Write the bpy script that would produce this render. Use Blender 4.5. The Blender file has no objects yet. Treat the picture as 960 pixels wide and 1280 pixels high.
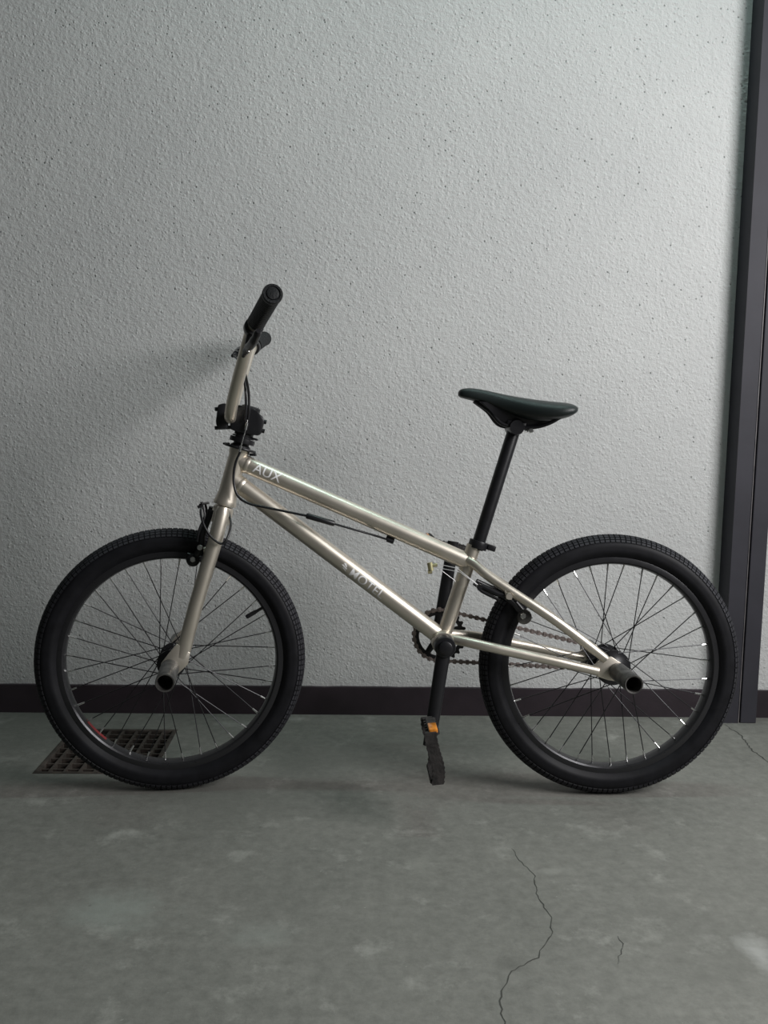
import bpy, bmesh, math, random
from mathutils import Vector, Matrix
random.seed(7)
scn = bpy.context.scene
COL = scn.collection
PI = math.pi

# ------------------------------------------------------------------ camera
cam_d = bpy.data.cameras.new('camera')
cam_d.sensor_fit = 'VERTICAL'
cam_d.sensor_height = 24.0
cam_d.lens = 1150.0 / 1280.0 * 24.0
cam_d.clip_start = 0.02
cam = bpy.data.objects.new('camera', cam_d)
COL.objects.link(cam)
rt = Vector((0.99982641, 0.00199834, 0.01852454))
dn = Vector((0.01863202, -0.10723444, -0.99405916))
fw = Vector((0.0, 0.99423175, -0.10725306))
cam.matrix_world = Matrix(((rt.x, -dn.x, -fw.x, 0.0), (rt.y, -dn.y, -fw.y, 0.0), (rt.z, -dn.z, -fw.z, 0.72755665), (0, 0, 0, 1)))
scn.camera = cam

# ------------------------------------------------------------------ colour management
scn.view_settings.view_transform = 'Standard'
scn.view_settings.look = 'None'
scn.view_settings.gamma = 1.0
scn.view_settings.use_curve_mapping = False
scn.view_settings.exposure = 0.0

# ------------------------------------------------------------------ world: dim daylight reaching the entrance hall
world = bpy.data.worlds.new('world')
scn.world = world
world.use_nodes = True
world.node_tree.nodes['Background'].inputs[0].default_value = (0.90, 0.95, 0.93, 1)
world.node_tree.nodes['Background'].inputs[1].default_value = 0.05


def area_light(name, loc, target, sx, sy, power, color):
    d = bpy.data.lights.new(name, 'AREA')
    d.shape = 'RECTANGLE'
    d.size, d.size_y, d.energy, d.color = sx, sy, power, color
    o = bpy.data.objects.new(name, d)
    COL.objects.link(o)
    o.location = loc
    o.rotation_euler = (Vector(target) - Vector(loc)).to_track_quat('-Z', 'Y').to_euler()
    return o


# daylight through the entrance on the right, and an added overhead fill for tube highlights and the green cast
area_light('entrance_daylight', (1.72, 0.72, 1.46), (-0.35, 0.88, 0.90), 1.10, 1.0, 54.0, (1.0, 0.985, 0.99))
area_light('overhead_fill', (0.50, 1.74, 3.0), (0.50, 1.78, 0.0), 1.25, 0.10, 14.0, (0.72, 1.0, 0.95))

# ------------------------------------------------------------------ materials
MATS = {}


def mat(name, color=(0.5, 0.5, 0.5), rough=0.5, metal=0.0, coat=0.0, spec=0.5, noise=0.0, noise_scale=60.0, bump=0.0, bump_scale=300.0, rough_var=0.0):
    m = bpy.data.materials.new(name)
    m.use_nodes = True
    nt = m.node_tree
    b = nt.nodes['Principled BSDF']
    b.inputs['Base Color'].default_value = (*color, 1)
    b.inputs['Roughness'].default_value = rough
    b.inputs['Metallic'].default_value = metal
    b.inputs['Coat Weight'].default_value = coat
    b.inputs['Coat Roughness'].default_value = 0.12
    b.inputs['Specular IOR Level'].default_value = spec
    if noise or bump or rough_var:
        tc = nt.nodes.new('ShaderNodeTexCoord')
    if noise or rough_var:
        n = nt.nodes.new('ShaderNodeTexNoise')
        n.inputs['Scale'].default_value = noise_scale
        n.inputs['Detail'].default_value = 5
        nt.links.new(tc.outputs['Object'], n.inputs['Vector'])
    if noise:
        r = nt.nodes.new('ShaderNodeValToRGB')
        r.color_ramp.elements[0].position = 0.3
        r.color_ramp.elements[1].position = 0.7
        r.color_ramp.elements[0].color = (*[c * (1 - noise) for c in color], 1)
        r.color_ramp.elements[1].color = (*[min(1, c * (1 + noise)) for c in color], 1)
        nt.links.new(n.outputs['Fac'], r.inputs['Fac'])
        nt.links.new(r.outputs['Color'], b.inputs['Base Color'])
    if rough_var:
        mr = nt.nodes.new('ShaderNodeMapRange')
        mr.inputs['To Min'].default_value = rough - rough_var
        mr.inputs['To Max'].default_value = rough + rough_var
        nt.links.new(n.outputs['Fac'], mr.inputs['Value'])
        nt.links.new(mr.outputs['Result'], b.inputs['Roughness'])
    if bump:
        n2 = nt.nodes.new('ShaderNodeTexNoise')
        n2.inputs['Scale'].default_value = bump_scale
        n2.inputs['Detail'].default_value = 3
        nt.links.new(tc.outputs['Object'], n2.inputs['Vector'])
        bp = nt.nodes.new('ShaderNodeBump')
        bp.inputs['Strength'].default_value = bump
        bp.inputs['Distance'].default_value = 0.002
        nt.links.new(n2.outputs['Fac'], bp.inputs['Height'])
        nt.links.new(bp.outputs['Normal'], b.inputs['Normal'])
    MATS[name] = m
    return m


M_FRAME = mat('champagne_paint', (0.74, 0.68, 0.59), 0.40, 0.88, coat=0.25, rough_var=0.04, noise=0.05, noise_scale=25)
M_DECAL = mat('white_decal', (0.92, 0.92, 0.92), 0.35)
M_BLACK = mat('satin_black_metal', (0.012, 0.012, 0.014), 0.36, 0.0, spec=0.4, rough_var=0.08)
M_RIM = mat('black_anodised_rim', (0.035, 0.035, 0.038), 0.3, 0.5, rough_var=0.08)
M_RUBBER = mat('black_tyre_rubber', (0.009, 0.009, 0.011), 0.55, spec=0.2, noise=0.3, noise_scale=40)
M_TREAD = mat('worn_tread_rubber', (0.032, 0.032, 0.037), 0.7, spec=0.25, noise=0.3, noise_scale=30)
M_GRIP = mat('grip_rubber', (0.007, 0.008, 0.009), 0.45, spec=0.3, bump=0.3, bump_scale=400)
M_SADDLE = mat('saddle_cover', (0.012, 0.017, 0.017), 0.42, spec=0.42, bump=0.25, bump_scale=900, rough_var=0.08)
M_CABLE = mat('cable_housing', (0.012, 0.012, 0.014), 0.35)
M_STEEL = mat('bright_steel', (0.75, 0.75, 0.74), 0.22, 1.0)
M_WIRE = mat('dull_wire_steel', (0.5, 0.5, 0.5), 0.5, 0.7)
M_SPOKE = mat('black_spoke_steel', (0.03, 0.03, 0.032), 0.35, 0.6)
M_CHAIN = mat('brown_chain_steel', (0.27, 0.225, 0.21), 0.5, 0.4, noise=0.4, noise_scale=150)
M_PEG = mat('scuffed_peg_steel', (0.13, 0.125, 0.12), 0.42, 0.7, noise=0.5, noise_scale=55, rough_var=0.12)
M_PEDAL = mat('worn_pedal_plastic', (0.026, 0.023, 0.022), 0.65, noise=0.6, noise_scale=90, bump=0.5, bump_scale=160)
M_ORANGE = mat('orange_reflector', (0.75, 0.26, 0.03), 0.3, coat=0.4, noise=0.35, noise_scale=150)
M_BRASS = mat('brass_adjuster', (0.50, 0.46, 0.27), 0.4, 0.6)
M_REDSTRIP = mat('red_rim_strip', (0.22, 0.018, 0.02), 0.45)
M_IRON = mat('rusty_grate_iron', (0.055, 0.043, 0.036), 0.8, 0.1, noise=0.5, noise_scale=45, bump=0.4, bump_scale=200)
M_PIT = mat('dark_drain_concrete', (0.020, 0.018, 0.016), 0.9)
M_DARKPAINT = mat('dark_brown_paint', (0.029, 0.020, 0.026), 0.5, noise=0.35, noise_scale=9, bump=0.15, bump_scale=120)
M_POST = mat('dark_post_paint', (0.036, 0.035, 0.044), 0.6, spec=0.35, noise=0.2, noise_scale=7, bump=0.1, bump_scale=60)
M_POSTEDGE = mat('worn_post_edge', (0.17, 0.155, 0.16), 0.5, noise=0.4, noise_scale=30)
M_CRACK = mat('crack_dirt', (0.055, 0.055, 0.048), 0.95)


def wall_material():
    m = bpy.data.materials.new('stucco_wall')
    m.use_nodes = True
    nt = m.node_tree
    N, L = nt.nodes, nt.links
    b = N['Principled BSDF']
    b.inputs['Roughness'].default_value = 0.62
    b.inputs['Specular IOR Level'].default_value = 0.35
    tc = N.new('ShaderNodeTexCoord')
    vec = tc.outputs['Object']

    def noise(scale, detail=4, rough=0.5, v=vec):
        n = N.new('ShaderNodeTexNoise')
        n.inputs['Scale'].default_value = scale
        n.inputs['Detail'].default_value = detail
        n.inputs['Roughness'].default_value = rough
        L.new(v, n.inputs['Vector'])
        return n.outputs['Fac']

    def math_(op, a, c, clamp=False):
        n = N.new('ShaderNodeMath')
        n.operation = op
        n.use_clamp = clamp
        for i, v in enumerate((a, c)):
            if isinstance(v, (int, float)):
                n.inputs[i].default_value = v
            else:
                L.new(v, n.inputs[i])
        return n.outputs[0]

    def ramp(fac, p0, p1, c0=(0, 0, 0, 1), c1=(1, 1, 1, 1)):
        r = N.new('ShaderNodeValToRGB')
        r.color_ramp.elements[0].position, r.color_ramp.elements[1].position = p0, p1
        r.color_ramp.elements[0].color, r.color_ramp.elements[1].color = c0, c1
        L.new(fac, r.inputs['Fac'])
        return r.outputs['Color']

    # base colour: off-white paint, slightly blotchy
    base = ramp(noise(2.2, 5, 0.6), 0.3, 0.7, (0.555, 0.56, 0.555, 1), (0.625, 0.63, 0.62, 1))
    # dirty little pits in the stucco, more of them in the upper half
    vo = N.new('ShaderNodeTexVoronoi')
    vo.inputs['Scale'].default_value = 62
    L.new(vec, vo.inputs['Vector'])
    wn = N.new('ShaderNodeSeparateColor')
    L.new(vo.outputs['Color'], wn.inputs[0])
    size = math_('MULTIPLY', math_('MULTIPLY', wn.outputs[1], wn.outputs[1]), 0.17)
    dot = math_('SUBTRACT', math_('ADD', size, 0.235), math_('ADD', vo.outputs['Distance'], math_('MULTIPLY', noise(300, 2), 0.16)))
    dot = math_('MULTIPLY', dot, 6.0, True)
    sep = N.new('ShaderNodeSeparateXYZ')
    L.new(vec, sep.inputs[0])
    hgt = N.new('ShaderNodeMapRange')
    hgt.inputs['From Min'].default_value = 0.55
    hgt.inputs['From Max'].default_value = 1.55
    hgt.inputs['To Min'].default_value = 0.09
    hgt.inputs['To Max'].default_value = 0.55
    L.new(sep.outputs['Z'], hgt.inputs['Value'])
    dens = math_('MULTIPLY', hgt.outputs['Result'], math_('MULTIPLY', noise(4.5, 3), 2.0))
    sel = math_('LESS_THAN', wn.outputs[0], dens)
    pit = math_('MULTIPLY', dot, sel)
    mx = N.new('ShaderNodeMix')
    mx.data_type = 'RGBA'
    L.new(math_('MULTIPLY', pit, 0.9), mx.inputs[0])
    L.new(base, mx.inputs[6])
    mx.inputs[7].default_value = (0.16, 0.18, 0.17, 1)
    L.new(mx.outputs[2], b.inputs['Base Color'])
    # relief: fine sprayed grains with bigger grains here and there
    v2 = N.new('ShaderNodeTexVoronoi')
    v2.inputs['Scale'].default_value = 105
    L.new(vec, v2.inputs['Vector'])
    s2 = N.new('ShaderNodeSeparateColor')
    L.new(v2.outputs['Color'], s2.inputs[0])
    big = math_('MULTIPLY', ramp(v2.outputs['Distance'], 0.05, 0.36, (1, 1, 1, 1), (0, 0, 0, 1)), math_('MULTIPLY', math_('GREATER_THAN', s2.outputs[0], 0.35), s2.outputs[1]))
    h = math_('ADD', math_('MULTIPLY', noise(135, 4, 0.6), 1.0), math_('MULTIPLY', big, 0.60))
    h = math_('ADD', h, math_('MULTIPLY', noise(34, 3), 0.5))
    h = math_('SUBTRACT', h, math_('MULTIPLY', pit, 0.7))
    bp = N.new('ShaderNodeBump')
    bp.inputs['Strength'].default_value = 0.8
    bp.inputs['Distance'].default_value = 0.0032
    L.new(h, bp.inputs['Height'])
    L.new(bp.outputs['Normal'], b.inputs['Normal'])
    return m


def floor_material():
    m = bpy.data.materials.new('worn_concrete')
    m.use_nodes = True
    nt = m.node_tree
    N, L = nt.nodes, nt.links
    b = N['Principled BSDF']
    b.inputs['Specular IOR Level'].default_value = 0.3
    tc = N.new('ShaderNodeTexCoord')
    vec = tc.outputs['Object']

    def noise(scale, detail=5, rough=0.55, v=vec, off=0.0):
        n = N.new('ShaderNodeTexNoise')
        n.inputs['Scale'].default_value = scale
        n.inputs['Detail'].default_value = detail
        n.inputs['Roughness'].default_value = rough
        if off:
            mp = N.new('ShaderNodeMapping')
            mp.inputs['Location'].default_value = (off, off * 0.7, 0)
            L.new(v, mp.inputs['Vector'])
            v = mp.outputs['Vector']
        L.new(v, n.inputs['Vector'])
        return n.outputs['Fac']

    def ramp(fac, p0, p1, c0, c1):
        r = N.new('ShaderNodeValToRGB')
        r.color_ramp.elements[0].position, r.color_ramp.elements[1].position = p0, p1
        r.color_ramp.elements[0].color, r.color_ramp.elements[1].color = c0, c1
        L.new(fac, r.inputs['Fac'])
        return r.outputs['Color']

    def mix(fac, a, c, blend='MIX'):
        x = N.new('ShaderNodeMix')
        x.data_type = 'RGBA'
        x.blend_type = blend
        for i, v in ((0, fac), (6, a), (7, c)):
            if isinstance(v, (int, float, tuple)):
                x.inputs[i].default_value = v
            else:
                L.new(v, x.inputs[i])
        return x.outputs[2]

    c = ramp(noise(3.0, 6, 0.6), 0.32, 0.70, (0.138, 0.138, 0.122, 1), (0.212, 0.209, 0.186, 1))
    c = mix(0.55, c, ramp(noise(48, 5, 0.75), 0.25, 0.75, (0.118, 0.118, 0.107, 1), (0.275, 0.272, 0.248, 1)))
    # pale worn scuffs
    sc = ramp(noise(9.0, 8, 0.72, off=3.1), 0.56, 0.72, (0, 0, 0, 1), (1, 1, 1, 1))
    c = mix(sc, c, (0.315, 0.312, 0.285, 1))
    # dark smears
    dk = ramp(noise(2.3, 4, 0.5, off=8.3), 0.54, 0.74, (0, 0, 0, 1), (0.7, 0.7, 0.7, 1))
    c = mix(dk, c, (0.125, 0.125, 0.112, 1))
    # pale and dark scrapes with shapes of their own

    def blob(cx, cy, rx, ry, strength, colour, c):
        mp = N.new('ShaderNodeMapping')
        mp.inputs['Location'].default_value = (-cx / rx, -cy / ry, 0)
        mp.inputs['Scale'].default_value = (1 / rx, 1 / ry, 0)
        L.new(vec, mp.inputs['Vector'])
        ln = N.new('ShaderNodeVectorMath')
        ln.operation = 'LENGTH'
        L.new(mp.outputs['Vector'], ln.inputs[0])
        ad = N.new('ShaderNodeMath')
        ad.operation = 'MULTIPLY_ADD'
        L.new(noise(28, 4), ad.inputs[0])
        ad.inputs[1].default_value = 0.9
        L.new(ln.outputs['Value'], ad.inputs[2])
        f = ramp(ad.outputs[0], 0.55, 1.45, (strength,) * 3 + (1,), (0, 0, 0, 1))
        return mix(f, c, colour)
    c = blob(0.566, 1.175, 0.05, 0.10, 0.6, (0.42, 0.42, 0.40, 1), c)
    c = blob(0.22, 1.15, 0.05, 0.05, 0.4, (0.09, 0.09, 0.08, 1), c)
    c = blob(0.33, 1.40, 0.07, 0.03, 0.35, (0.33, 0.33, 0.30, 1), c)
    c = blob(-0.34, 1.28, 0.17, 0.13, 0.55, (0.275, 0.298, 0.27, 1), c)
    c = blob(-0.12, 1.22, 0.10, 0.07, 0.45, (0.27, 0.285, 0.26, 1), c)
    c = blob(0.12, 1.42, 0.05, 0.09, 0.35, (0.28, 0.28, 0.25, 1), c)
    # tiny pale chips and dark specks
    c = mix(ramp(noise(130, 3, 0.6, off=1.7), 0.70, 0.78, (0, 0, 0, 1), (0.7, 0.7, 0.7, 1)), c, (0.36, 0.36, 0.33, 1))
    c = mix(ramp(noise(70, 4, 0.6, off=5.2), 0.68, 0.78, (0, 0, 0, 1), (0.6, 0.6, 0.6, 1)), c, (0.075, 0.073, 0.066, 1))
    L.new(c, b.inputs['Base Color'])
    L.new(ramp(noise(6, 5), 0.3, 0.7, (0.55, 0.55, 0.55, 1), (0.8, 0.8, 0.8, 1)), b.inputs['Roughness'])
    bp = N.new('ShaderNodeBump')
    bp.inputs['Strength'].default_value = 0.35
    bp.inputs['Distance'].default_value = 0.002
    L.new(noise(90, 6, 0.7), bp.inputs['Height'])
    L.new(bp.outputs['Normal'], b.inputs['Normal'])
    return m


M_WALL = wall_material()
M_FLOOR = floor_material()


# ------------------------------------------------------------------ mesh helpers
def V(*a):
    return Vector(a)


class MB:
    """collects shapes and links them as one mesh object"""

    def __init__(self):
        self.bm = bmesh.new()

    def _ring(self, c, n1, n2, r1, r2, n, a0=0.0):
        return [self.bm.verts.new(c + n1 * (r1 * math.cos(a0 + 2 * PI * i / n)) + n2 * (r2 * math.sin(a0 + 2 * PI * i / n))) for i in range(n)]

    def _bridge(self, a, b, mi=0):
        n = len(a)
        for i in range(n):
            self.bm.faces.new((a[i], a[(i + 1) % n], b[(i + 1) % n], b[i])).material_index = mi

    def tube(self, pts, r, n=18, caps=True, mi=0, flat=None, up=None):
        """swept tube; r a number or one per point; flat = (scale along n1, scale along n2)"""
        pts = [Vector(p) for p in pts]
        rs = [r] * len(pts) if isinstance(r, (int, float)) else list(r)
        fl = flat or (1.0, 1.0)
        rings = []
        prev = None
        for i, p in enumerate(pts):
            t = (pts[min(i + 1, len(pts) - 1)] - pts[max(i - 1, 0)]).normalized()
            if prev is None:
                u = Vector(up) if up else (V(0, 1, 0) if abs(t.y) < 0.9 else V(0, 0, 1))
            else:
                u = prev
            n1 = (u - t * u.dot(t)).normalized()
            prev = n1
            n2 = t.cross(n1)
            rings.append(self._ring(p, n1, n2, rs[i] * fl[0], rs[i] * fl[1], n))
        for a, b in zip(rings, rings[1:]):
            self._bridge(a, b, mi)
        if caps:
            self.bm.faces.new(rings[0][::-1]).material_index = mi
            self.bm.faces.new(rings[-1]).material_index = mi
        return rings

    def lathe(self, origin, axis, prof, n=32, mi=0, closed=False):
        """prof: list of (distance along axis, radius)"""
        o, t = Vector(origin), Vector(axis).normalized()
        u = V(0, 1, 0) if abs(t.y) < 0.9 else V(0, 0, 1)
        n1 = (u - t * u.dot(t)).normalized()
        n2 = t.cross(n1)
        rings = [self._ring(o + t * d, n1, n2, max(rr, 1e-5), max(rr, 1e-5), n) for d, rr in prof]
        for a, b in zip(rings, rings[1:]):
            self._bridge(a, b, mi)
        if closed:
            self._bridge(rings[-1], rings[0], mi)
        else:
            self.bm.faces.new(rings[0][::-1]).material_index = mi
            self.bm.faces.new(rings[-1]).material_index = mi

    def box(self, c, size, M=None, mi=0, bevel=0.0):
        c = Vector(c)
        M = M or Matrix.Identity(3)
        vs = [self.bm.verts.new(c + M @ V(sx * size[0] / 2, sy * size[1] / 2, sz * size[2] / 2)) for sx in (-1, 1) for sy in (-1, 1) for sz in (-1, 1)]
        fs = [self.bm.faces.new([vs[i] for i in q]) for q in ((0, 1, 3, 2), (4, 6, 7, 5), (0, 4, 5, 1), (2, 3, 7, 6), (0, 2, 6, 4), (1, 5, 7, 3))]
        for f in fs:
            f.material_index = mi
        if bevel:
            es = list({e for f in fs for e in f.edges})
            bmesh.ops.bevel(self.bm, geom=es, offset=bevel, segments=2, affect='EDGES', profile=0.5)

    def prism(self, poly, y0, y1, mi=0, bevel=0.0):
        """poly of (x, z), extruded along y"""
        a = [self.bm.verts.new((x, y0, z)) for x, z in poly]
        b = [self.bm.verts.new((x, y1, z)) for x, z in poly]
        fs = [self.bm.faces.new(a), self.bm.faces.new(b[::-1])]
        n = len(a)
        for i in range(n):
            fs.append(self.bm.faces.new((a[i], b[i], b[(i + 1) % n], a[(i + 1) % n])))
        for f in fs:
            f.material_index = mi
        if bevel:
            es = list({e for f in fs for e in f.edges})
            bmesh.ops.bevel(self.bm, geom=es, offset=bevel, segments=2, affect='EDGES', profile=0.5)

    def sphere(self, c, r, mi=0, scale=(1, 1, 1), seg=14):
        M = Matrix.Translation(Vector(c)) @ Matrix.Diagonal((r * scale[0], r * scale[1], r * scale[2], 1))
        res = bmesh.ops.create_uvsphere(self.bm, u_segments=seg, v_segments=seg // 2, radius=1, matrix=M)
        for f in {f for v in res['verts'] for f in v.link_faces}:
            f.material_index = mi

    def mesh(self, name, mats, angle=38, smooth=True):
        bm = self.bm
        bmesh.ops.recalc_face_normals(bm, faces=bm.faces)
        lim = math.radians(angle)
        for f in bm.faces:
            f.smooth = smooth
        for e in bm.edges:
            if len(e.link_faces) == 2 and e.calc_face_angle(0) > lim:
                e.smooth = False
        me = bpy.data.meshes.new(name)
        bm.to_mesh(me)
        bm.free()
        for m_ in (mats if isinstance(mats, (list, tuple)) else [mats]):
            me.materials.append(m_)
        return me

    def build(self, name, mats, parent=None, label=None, angle=38, smooth=True):
        o = bpy.data.objects.new(name, self.mesh(name, mats, angle, smooth))
        COL.objects.link(o)
        if parent:
            o.parent = parent
        if label:
            o['label'] = label
        return o


def empty(name, parent=None, loc=(0, 0, 0), M=None, label=None):
    o = bpy.data.objects.new(name, None)
    o.empty_display_size = 0.1
    COL.objects.link(o)
    o.parent = parent
    if M is not None:
        mm = M.to_4x4()
        mm.translation = Vector(loc)
        o.matrix_local = mm
    else:
        o.location = loc
    if label:
        o['label'] = label
    return o


def spline(pts, k=8):
    """Catmull-Rom through the points"""
    P = [Vector(p) for p in pts]
    P = [P[0] * 2 - P[1]] + P + [P[-1] * 2 - P[-2]]
    out = []
    for i in range(1, len(P) - 2):
        a, b, c, d = P[i - 1:i + 3]
        for j in range(k):
            t = j / k
            out.append(0.5 * ((2 * b) + (c - a) * t + (2 * a - 5 * b + 4 * c - d) * t * t + (3 * b - a - 3 * c + d) * t ** 3))
    out.append(P[-2])
    return out


def structure(o, label, cat):
    o['kind'] = 'structure'
    o['label'] = label
    o['category'] = cat
    return o


# ------------------------------------------------------------------ the setting (turned 2 degrees against the camera)
ROOM = math.atan(0.0349714)
WY = 2.1667
GX0, GX1, GY0, GY1 = -0.629, -0.390, 1.788, 2.048     # drain opening

b = MB()
xs = [-3.6, GX0, GX1, 4.2]
ys = [-2.2, GY0, GY1, WY + 0.02]
for i in range(3):
    for j in range(3):
        if i == 1 and j == 1:
            continue
        b.bm.faces.new([b.bm.verts.new(p) for p in ((xs[i], ys[j], 0), (xs[i + 1], ys[j], 0), (xs[i + 1], ys[j + 1], 0), (xs[i], ys[j + 1], 0))])
bmesh.ops.remove_doubles(b.bm, verts=b.bm.verts, dist=1e-5)
cs = [(GX0, GY0), (GX1, GY0), (GX1, GY1), (GX0, GY1)]
for k in range(4):
    (x0, y0), (x1, y1) = cs[k], cs[(k + 1) % 4]
    b.bm.faces.new([b.bm.verts.new(p) for p in ((x0, y0, 0), (x0, y0, -0.09), (x1, y1, -0.09), (x1, y1, 0))]).material_index = 1
b.bm.faces.new([b.bm.verts.new((x, y, -0.09)) for x, y in cs]).material_index = 1
bmesh.ops.remove_doubles(b.bm, verts=b.bm.verts, dist=1e-5)
for f in b.bm.faces:
    f.smooth = False
floor = b.build('floor', [M_FLOOR, M_PIT], smooth=False)
floor.rotation_euler.z = ROOM
structure(floor, 'grey green worn concrete floor with cracks and stains', 'floor')


def crack(pts, w):
    """a thin jagged fissure filled with dirt"""
    P = []
    for (x0, y0), (x1, y1) in zip(pts, pts[1:]):
        n = max(2, int(math.hypot(x1 - x0, y1 - y0) / 0.008))
        for k in range(n):
            t = k / n
            P.append((x0 + (x1 - x0) * t + random.uniform(-.0022, .0022), y0 + (y1 - y0) * t + random.uniform(-.002, .002)))
    P.append(pts[-1])
    bb = MB()
    L_, R_ = [], []
    for i, (x, y) in enumerate(P):
        ww = w * random.uniform(0.35, 1.0) * min(1, (i + 1) / 4, (len(P) - i) / 4)
        a, c = P[max(0, i - 1)], P[min(len(P) - 1, i + 1)]
        d = Vector((c[0] - a[0], c[1] - a[1])).normalized()
        L_.append(bb.bm.verts.new((x - d.y * ww / 2, y + d.x * ww / 2, 0.0004)))
        R_.append(bb.bm.verts.new((x + d.y * ww / 2, y - d.x * ww / 2, 0.0004)))
    for i in range(len(P) - 1):
        bb.bm.faces.new((L_[i], R_[i], R_[i + 1], L_[i + 1]))
    return bb.build('crack', M_CRACK, floor, smooth=False)


crack([(0.2788, 1.4773), (0.2848, 1.4353), (0.2983, 1.3827), (0.2913, 1.3219), (0.299, 1.2552), (0.2923, 1.2242), (0.2594, 1.1627), (0.2192, 1.1307), (0.1953, 1.0808), (0.1888, 0.98)], 0.0021)
crack([(0.8975, 2.1067), (0.9085, 2.0408), (0.8922, 1.9388), (0.90, 1.85), (0.93, 1.78)], 0.0036)
crack([(0.362, 1.1478), (0.3866, 1.1943), (0.3833, 1.214)], 0.0018)

b = MB()
b.box((0.3, WY + 0.06, 1.55), (7.8, 0.12, 3.1))
wall = b.build('wall_back', M_WALL, smooth=False)
wall.rotation_euler.z = ROOM
structure(wall, 'rough off-white stucco wall with dark pits behind the bicycle', 'wall')

b = MB()
prof = []
x = -3.6
b_top = []
while x < 4.2:
    b_top.append((x, 0.0680 + random.uniform(-0.0008, 0.0008)))
    x += 0.03
lo, hi, hb = [], [], []
for x, z in b_top:
    lo.append(b.bm.verts.new((x, WY - 0.007, 0.0)))
    hi.append(b.bm.verts.new((x, WY - 0.007, z)))
    hb.append(b.bm.verts.new((x, WY + 0.001, z + 0.0012)))
for i in range(len(lo) - 1):
    b.bm.faces.new((lo[i], lo[i + 1], hi[i + 1], hi[i]))
    b.bm.faces.new((hi[i], hi[i + 1], hb[i + 1], hb[i]))
base = b.build('baseboard_back', M_DARKPAINT)
base.rotation_euler.z = ROOM
structure(base, 'dark brown painted skirting band along the bottom of the wall', 'baseboard')

# steel door post on the right: two dark profiles with a groove between
b = MB()
b.prism([(0.8895, 0.0), (0.9375, 0.0), (0.9375, 3.1), (0.8895, 3.1)], 2.1188, WY + 0.002)
for v in b.bm.verts:
    if v.co.y < 2.13 and v.co.x < 0.9:
        v.co.x = 0.8962
b.box((0.9368, 2.1182, 1.55), (0.0016, 0.0016, 3.1), mi=1)
post = b.build('trim_1', [M_POST, M_POSTEDGE], smooth=False)
post.rotation_euler.z = ROOM
structure(post, 'dark steel door post nearest the rear wheel, with a pale worn edge', 'door post')
b = MB()
b.box((0.9612, 2.1415, 1.55), (0.0388, 0.0455, 3.1), bevel=0.002)
b.box((0.9400, 2.152, 1.55), (0.005, 0.03, 3.1))
post2 = b.build('trim_2', [M_POST], smooth=False)
post2.rotation_euler.z = ROOM
structure(post2, 'second dark steel door post at the right edge of the picture, beyond the groove', 'door post')

# ------------------------------------------------------------------ drain grate
gc = Matrix.Rotation(ROOM, 3, 'Z') @ V((GX0 + GX1) / 2, (GY0 + GY1) / 2, 0)
grate = empty('drain_grate', None, gc, Matrix.Rotation(ROOM, 3, 'Z'))
grate['label'] = 'rusty iron drain grate set in the floor behind the front wheel'
grate['category'] = 'grate'
gw, gh = (GX1 - GX0), (GY1 - GY0)
b = MB()
for s in (-1, 1):
    b.box((s * (gw / 2 - 0.005), 0, -0.006), (0.010, gh, 0.014), bevel=0.001)
    b.box((0, s * (gh / 2 - 0.005), -0.006), (gw - 0.02, 0.010, 0.014), bevel=0.001)
b.build('frame', M_IRON, grate)
me_d = MB()
me_d.box((0, 0, -0.006), (0.0055, gh - 0.02, 0.012))
me_d = me_d.mesh('cross_bar', M_IRON, smooth=False)
me_l = MB()
me_l.box((0, 0, -0.008), (gw - 0.02, 0.005, 0.012))
me_l = me_l.mesh('slat', M_IRON, smooth=False)
for k in range(1, 8):
    o = bpy.data.objects.new('cross_bar', me_d)
    COL.objects.link(o)
    o.parent = grate
    o.location = (-gw / 2 + gw * k / 8, 0, 0)
for k in range(1, 9):
    o = bpy.data.objects.new('slat', me_l)
    COL.objects.link(o)
    o.parent = grate
    o.location = (0, -gh / 2 + gh * k / 9, 0)

# ------------------------------------------------------------------ the bicycle
# local frame: x to the rear, y away from the camera, z up, origin at the rear contact patch
BM_ = Matrix(((0.99956577, -0.02942582, -0.00154923), (0.02946657, 0.99818331, 0.05255288), (0.0, -0.05257571, 0.99861694)))
bike = empty('bicycle', None, (0.44044168, 1.72545563, 0.0), BM_)
bike['label'] = 'champagne gold BMX bicycle with black tyres and saddle leaning by the wall'
bike['category'] = 'bicycle'

AX = 0.2525                       # axle height
HA = math.radians(75.2)
SAX = V(math.cos(HA), 0, math.sin(HA))
STEER = Matrix.Rotation(0.12297, 3, SAX)
A_HUB = V(0.0179, 0, 0)           # steering axis at hub height, seen from the front hub
FHUB = V(-0.8205, 0, AX) - STEER @ A_HUB


def ax_pt(z):                     # a point of the steering axis, bicycle frame
    return V(-0.7408 + (z - 0.554) * 0.2643, 0, z)


def sax_pt(z):                    # the same in the steered frame (origin at the front hub)
    return V(0.0179 + z * 0.2643, 0, z)


# ---- frame
frame = empty('frame', bike, label='champagne gold welded frame')
b = MB()
z0, z1 = 0.549, 0.656
o0 = ax_pt(z0)
Lh = (ax_pt(z1) - o0).length
b.lathe(o0, SAX, [(0, 0.0165), (0.0, 0.0215), (0.004, 0.0222), (0.010, 0.0205), (0.026, 0.0178), (Lh - 0.014, 0.0172), (Lh - 0.008, 0.0192), (Lh, 0.0195), (Lh, 0.015)], 32)
b.build('head_tube', M_FRAME, frame)


def welded(mb, a, c, r, bead=1.13):
    """tube with weld beads near both ends"""
    a, c = Vector(a), Vector(c)
    mb.tube([a, c], r, 28)


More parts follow.
